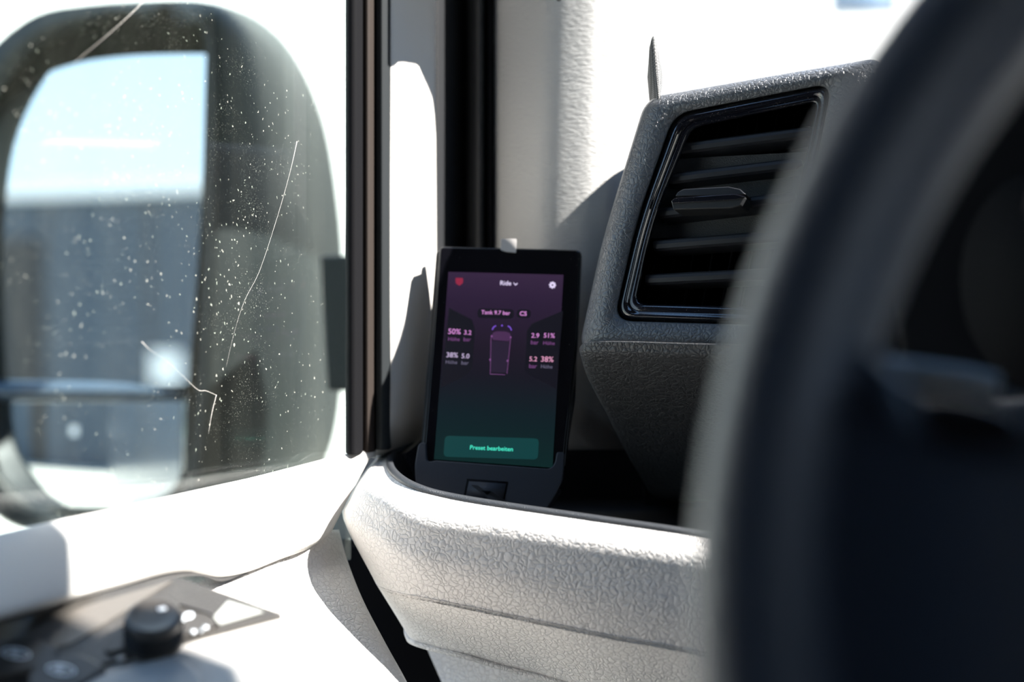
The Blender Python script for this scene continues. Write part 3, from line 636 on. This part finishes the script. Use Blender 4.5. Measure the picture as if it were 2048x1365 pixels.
slab('base_block', rounded([(842, 962), (1120, 976), (1078, 1045), (1066, 1090), (856, 1070)], 4), DP, .013, 'holder', hd, bevel=.0008, off=.0006)
# logo recess: frame with an arrow-like folded ribbon
HL = -.0036
slab('logo_recess', [(934, 958), (1016, 964), (1008, 1006), (926, 1000)], DP, .0003, 'deep', hd, bevel=0, off=HL-.0003)
slab('logo_plate', [(938, 963), (1012, 968), (1005, 1004), (930, 998)], DP, .0004, 'holder', hd, bevel=0, off=HL-.0006)
slab('logo_ribbon', [(942, 970), (956, 971), (1006, 1008), (988, 1008)], DP, .0006, mat('dark_mark', (.012, .013, .018), .5), hd, bevel=.0001, off=HL-.0012)
slab('logo_ribbon', [(962, 981), (984, 983), (1012, 1003), (1000, 1004)], DP, .0006, 'case', hd, bevel=.0001, off=HL-.0012)
slab('logo_notch', [(962, 981), (982, 983), (974, 990)], DP, .0003, 'deep', hd, bevel=0, off=HL-.0016)

dv = empty('display_unit', DP.at(980, 940, .006), 'slim black handheld display showing a van and tyre figures in purple and green', 'display')
slab('case', rounded([(879, 493), (1163, 500), (1153, 700), (1130, 935), (842, 925), (862, 690)], [9, 12, 0, 4, 4, 0], 6), DP, .0085, 'case', dv, bevel=.0008, off=.0006)
slab('cover_glass', rounded([(881, 495), (1160, 502), (1150, 700), (1124, 934), (848, 923), (867, 690)], [7, 10, 0, 4, 4, 0], 6), DP, .0014, 'face', dv, bevel=.0004, off=-.0008)
# screen with its own light
SM = bpy.data.materials.new('lit_screen'); SM.use_nodes = True; t = SM.node_tree; b = t.nodes['Principled BSDF']
b.inputs['Base Color'].default_value = (.006, .007, .01, 1); b.inputs['Roughness'].default_value = .12; b.inputs['Coat Weight'].default_value = .3
uvn = t.nodes.new('ShaderNodeUVMap'); sp_ = t.nodes.new('ShaderNodeSeparateXYZ'); rp = t.nodes.new('ShaderNodeValToRGB'); e = rp.color_ramp
t.links.new(uvn.outputs[0], sp_.inputs[0]); t.links.new(sp_.outputs['Y'], rp.inputs[0]); t.links.new(rp.outputs[0], b.inputs['Emission Color']); b.inputs['Emission Strength'].default_value = .32
e.elements[0].position = 0; e.elements[0].color = lin('143433'); e.elements[1].position = 1; e.elements[1].color = lin('4a3555')
for p_, c_ in ((.25, '172a30'), (.45, '22202c'), (.6, '2c2233'), (.85, '3c2a48')): q = e.elements.new(p_); q.color = lin(c_)
SO = -.0011
bm = bmesh.new(); uvl = bm.loops.layers.uv.new('UVMap'); vsx = [bm.verts.new(DP.at(x, y, SO)) for x, y in ((868, 919), (1105, 936), (1127, 550), (897, 544))]
f = bm.faces.new(vsx)
for lo_, uv in zip(f.loops, ((0, 0), (1, 0), (1, 1), (0, 1))): lo_[uvl].uv = uv
scr = link('screen', bm, SM, dv, smooth=False, solid=.0002, recalc=False)
def em(name, c, s=1.0): return mat(name, (.01, .01, .01), .3, .3, emit=c, estr=s*.68)
E_ = dict(pink=em('pink_pixels', 'd08ad0', 1.0), dim=em('dim_pink_pixels', '85508e', .8), grey=em('lilac_pixels', 'c9b8dc', .9), dgrey=em('grey_pixels', '7a7590', .7), rose=em('rose_pixels', 'd796b8', 1),
          white=em('white_pixels', 'dccff0', 1.0), green=em('green_pixels', '45e0c0', 1.0), red=em('red_pixels', '8f2440', .9), btn=em('teal_button', '0e3b3c', .9), dark=em('dark_pixels', '161420', .6), vanp=em('van_pixels', '4a2c52', .8), vand=em('van_body_pixels', '2b2036', .7), blue=em('violet_pixels', '7a4fd0', .9))
TO = -.0014
def on_screen(name, px, m, off=TO): return slab(name, px, DP, .0001, E_[m], scr, bevel=0, off=off, smooth=False)
def text(name, s, cx, cy, w, m, bold=.0):
    cu = bpy.data.curves.new(name, 'FONT'); cu.body = s; cu.align_x = 'CENTER'; cu.align_y = 'CENTER'; cu.size = 1; cu.offset = bold; cu.resolution_u = 3
    to = bpy.data.objects.new(name, cu); COL.objects.link(to); bpy.context.view_layer.update()
    me = bpy.data.meshes.new_from_object(to.evaluated_get(bpy.context.evaluated_depsgraph_get())); COL.objects.unlink(to); bpy.data.objects.remove(to)
    xs = [v.co.x for v in me.vertices]; w0 = max(xs)-min(xs)
    a = DP.at(cx-w/2, cy-w*.011, TO-.0002); c = DP.at(cx+w/2, cy+w*.011, TO-.0002); k = (c-a).length/w0; o0 = (a+c)/2
    mx_ = (max(xs)+min(xs))/2
    for v in me.vertices: p = o0+DP.u*(v.co.x-mx_)*k+DP.v*v.co.y*k; v.co = p
    me.materials.clear(); me.materials.append(E_[m]); o = bpy.data.objects.new(name, me); COL.objects.link(o); adopt(o, scr); return o
def rr(x0, y0, x1, y1, r): sk_ = (y0-720)*-.0; return rounded([(x0, y0), (x1, y0+(x1-x0)*.03), (x1-.06*(y1-y0), y1+(x1-x0)*.03), (x0-.08*(y1-y0), y1)], r, 4)
on_screen('button', rr(890, 872, 1078, 914, 9), 'btn')
on_screen('status_pill', rr(956, 617, 1028, 636, 8), 'dark'); on_screen('status_pill', rr(1034, 619, 1062, 636, 8), 'dark')
on_screen('side_panel', [(898, 616), (944, 640), (950, 660), (944, 738), (930, 752), (882, 776)], 'dark', TO+.0002)
on_screen('side_panel', [(1126, 622), (1064, 648), (1054, 662), (1050, 742), (1062, 752), (1112, 778)], 'dark', TO+.0002)
text('screen_title', 'Ride', 1011.5, 567, 22, 'white', .012)
on_screen('chevron', [(1027, 565), (1031, 569), (1035, 566), (1035, 568), (1031, 571.5), (1027, 567)], 'white')
text('tank_text', 'Tank 9.7 bar', 991.5, 626, 58, 'pink', .012); text('cs_text', 'CS', 1046.5, 628, 14, 'pink', .015)
for s, x, y, w, m in (('50%', 909, 664, 25, 'pink'), ('3.2', 935.5, 666, 14.5, 'pink'), ('Höhe', 908, 679, 23, 'dim'), ('bar', 934.5, 679.5, 14.5, 'dim'),
                      ('38%', 904.5, 711, 23, 'grey'), ('5.0', 931, 713, 15.5, 'grey'), ('Höhe', 903, 725, 23, 'dgrey'), ('bar', 930, 726.5, 14.5, 'dgrey'),
                      ('2.9', 1070.5, 672, 15.5, 'pink'), ('51%', 1098.5, 672, 22, 'pink'), ('bar', 1069.5, 685.5, 15.5, 'dim'), ('Höhe', 1098, 687, 23, 'dim'),
                      ('5.2', 1066.5, 719, 15.5, 'rose'), ('38%', 1094.5, 719.5, 25, 'rose'), ('bar', 1066, 733, 15.5, 'dim'), ('Höhe', 1093.5, 734, 23, 'dgrey')):
    text('height_text' if '%' in s else 'label_text' if s[0] in 'Hb' else 'pressure_text', s, x, y, w, m, .006 if s[0] not in 'Hb' else 0)
text('button_text', 'Preset bearbeiten', 983, 897.5, 86, 'green', .014)
on_screen('shield_icon', rounded([(911, 556), (926, 556.5), (926, 566), (919, 572), (911.5, 567)], 2, 3), 'red')
gear = []
for i in range(32):
    r = 7.2 if i % 4 < 2 else 5.6; a = 2*PI*i/32; gear.append((1105+r*math.cos(a), 570.5+r*math.sin(a)))
on_screen('gear_icon', gear, 'white'); on_screen('gear_hole', ell(1105, 570.5, 2, 2, 0, 10), 'dark', TO-.0002)
on_screen('van_cab', rounded([(985, 666), (993, 663), (1012, 663.5), (1021, 667), (1019, 683), (984.5, 680)], 3, 3), 'vanp')
on_screen('van_body', [(983, 682), (1019, 684), (1013, 746), (980, 745)], 'vand')
for pts in ([(982, 676), (980.5, 748)], [(1021, 678), (1014, 748)], [(980, 748.5), (1010, 750)]):
    tube('van_outline', [DP.at(x, y, TO-.0002) for x, y in pts], .00013, E_['dim'], scr, n=5, sm=1)
for x, y in ((983.5, 673), (1021, 675), (980.5, 720), (1015, 722)): on_screen('sensor_dot', ell(x, y, 2, 2.4, 0, 10), 'dim')
for pts in ([(984.5, 660), (987, 655), (992, 652)], [(1015.5, 652.5), (1020, 655), (1023, 661)]): tube('arc_mark', [DP.at(x, y, TO-.0002) for x, y in pts], .00035, E_['blue'], scr, n=5, sm=3)
on_screen('sensor_dot', ell(1004, 651.5, 1.8, 1.8, 0, 10), 'blue')
# tape tab at the top
tp = [(1002, 478), (1033, 478), (1032, 506), (1012, 504), (1001, 500)]
o = slab('tape_tab', rounded(tp, 1.5, 2), DP, .0005, 'tape', dv, bevel=.0001, off=-.0016); o['label'] = 'pale tape tab'

# ------------------------------------------------------------------ steering wheel
sw = empty('steering_wheel', Vector((.19, .22, CAM.z-.2)), 'black leather steering wheel, blurred, close at the right edge', 'steering wheel')
WC = CAM+Vector((.1966, .2103, -.0233)); wphi = math.radians(41.88); wl_ = math.radians(19.12)
WU = Vector((math.cos(wphi), -math.sin(wphi), 0)); WV = Vector((math.sin(wl_)*math.sin(wphi), math.sin(wl_)*math.cos(wphi), math.cos(wl_))); WN = WU.cross(WV)
if WN.y > 0: WN = -WN
def wpt(r, a, off=0): return WC-WU*r*math.cos(a)+WV*r*math.sin(a)+WN*off
bm = bmesh.new(); rings = []; NR = 160; NT = 24
for i in range(NR):
    a = 2*PI*i/NR; c = wpt(.18, a); e_ = (c-WC).normalized()
    rings.append([bm.verts.new(c+(e_*math.cos(2*PI*j/NT)*.0165+WN*math.sin(2*PI*j/NT)*.0185)) for j in range(NT)])
for i in range(NR):
    a, b = rings[i], rings[(i+1) % NR]
    for j in range(NT): bm.faces.new((a[j], a[(j+1) % NT], b[(j+1) % NT], b[j]))
link('rim', bm, 'wheel', sw)
WP = Plane(WC, WU, WV)
def wslab(name, poly, thick, m, off, bevel, parent=sw):   # poly in wheel coordinates (toward left, up)
    bm = bmesh.new(); A = [bm.verts.new(WC-WU*x+WV*y+WN*off) for x, y in poly]; B = [bm.verts.new(v.co-WN*thick) for v in A]; n = len(A)
    bm.faces.new(A); bm.faces.new(B[::-1])
    for i in range(n): bm.faces.new((A[i], B[i], B[(i+1) % n], A[(i+1) % n]))
    return link(name, bm, m, parent, bevel=bevel, seg=4)
def wp(poly, r=.012): return rounded(poly, r, 5)
def wco(px, py):
    p = WP.at(px, py)-WC; return (-p.dot(WU), p.dot(WV))
spk = [wco(x, y) for x, y in ((1690, 665), (1770, 765), (1900, 795), (2048, 825), (2300, 875))]
pts = [(.166, spk[0][1]+.0), (spk[1][0]-.004, spk[1][1]), spk[2], spk[3], (.05, spk[3][1]+.004), (.03, .05), (-.03, .05), (-.06, .02), (-.165, .015), (-.165, -.05), (-.06, -.07), (-.03, -.165), (.03, -.165), (.055, -.085), (.13, -.09), (.172, -.06)]
wslab('spoke_frame', wp(pts, .012), .016, 'wheel', .002, .005)
wslab('horn_pad', wp([(.062, .045), (-.062, .045), (-.075, 0), (-.05, -.075), (.05, -.075), (.075, 0)], .02), .028, 'wheel', .018, .009)
bp = [wco(x, y) for x, y in ((1822, 800), (1930, 790), (2060, 830), (2080, 905), (1960, 915), (1880, 895))]
wslab('button_pad', wp(bp, .006), .004, 'gloss', .005, .0015)
bq = [wco(x, y) for x, y in ((1800, 800), (1822, 785), (1846, 815), (1862, 868), (1848, 885), (1822, 850))]
wslab('rocker_button', wp(bq, .004), .006, mat('painted_blue_sheen', (.09, .12, .17), .25, .6), .009, .0018)  # bluish sheen on the button pad, put into this button's colour

# column stalk and instrument hood
st = tube('column_stalk', [P(1760, 742, .43), P(1860, 757, .43), P(1935, 770, .43), P(1988, 780, .43)], [.0045, .005, .0055, .0050], 'slate'); 
tag(st, 'dark column stalk seen through the gap above the steering wheel spoke', 'stalk')
cap = None
cl = empty('instrument_cluster', P(2000, 900, .56), 'black instrument binnacle seen through the steering wheel', 'instrument cluster')
HP = yaw_plane(1900, 600, .56, 36, 10)
slab('hood', [(1783, 560), (1786, 300), (1850, 120), (2500, 60), (2500, 1300), (1815, 1300), (1800, 735)], HP, .05, 'deep', cl, bevel=.004)
slab('dial_face', ell(2110, 560, 190, 230, 0, 40), HP, .002, 'deep', cl, bevel=0, off=-.002)
slab('column_cover', [(1700, 800), (2500, 800), (2500, 1700), (1650, 1700)], yaw_plane(1900, 1100, .50, 36, 0), .03, 'black', cl, bevel=.004)

# ------------------------------------------------------------------ threads on the glass
def thread(pts, r, label):
    o = tube('spider_thread', [GLASS.at(x, y, -.0006) for x, y in pts], r, 'thread', None, n=6, sm=5); tag(o, label, 'thread', 'threads on the side glass')
thread([(286, 4), (262, 28), (225, 62), (180, 100), (146, 128)], [0.00009, 0.000060, 0.000035, 0.000024, 0.000012], 'shining thread on the glass crossing the top of the mirror housing')
thread([(594, 283), (580, 345), (556, 430), (520, 540), (490, 600), (470, 660), (452, 735)], [0.000126, 0.000050, 0.000042, 0.000042, 0.000034, 0.000025, 0.000021], 'long slanting thread on the glass right of the large mirror glass')
thread([(433, 790), (424, 826), (417, 868)], [0.000092, 0.000084, 0.000025], 'short thread hanging on the glass beside the small mirror glass')
thread([(284, 684), (300, 700), (330, 720), (365, 752), (396, 780), (412, 782), (433, 791)], [0.000168, 0.000042, 0.000025, 0.000034, 0.000076, 0.000076, 0.000042], 'crooked thread on the glass over the mirrored notice board')
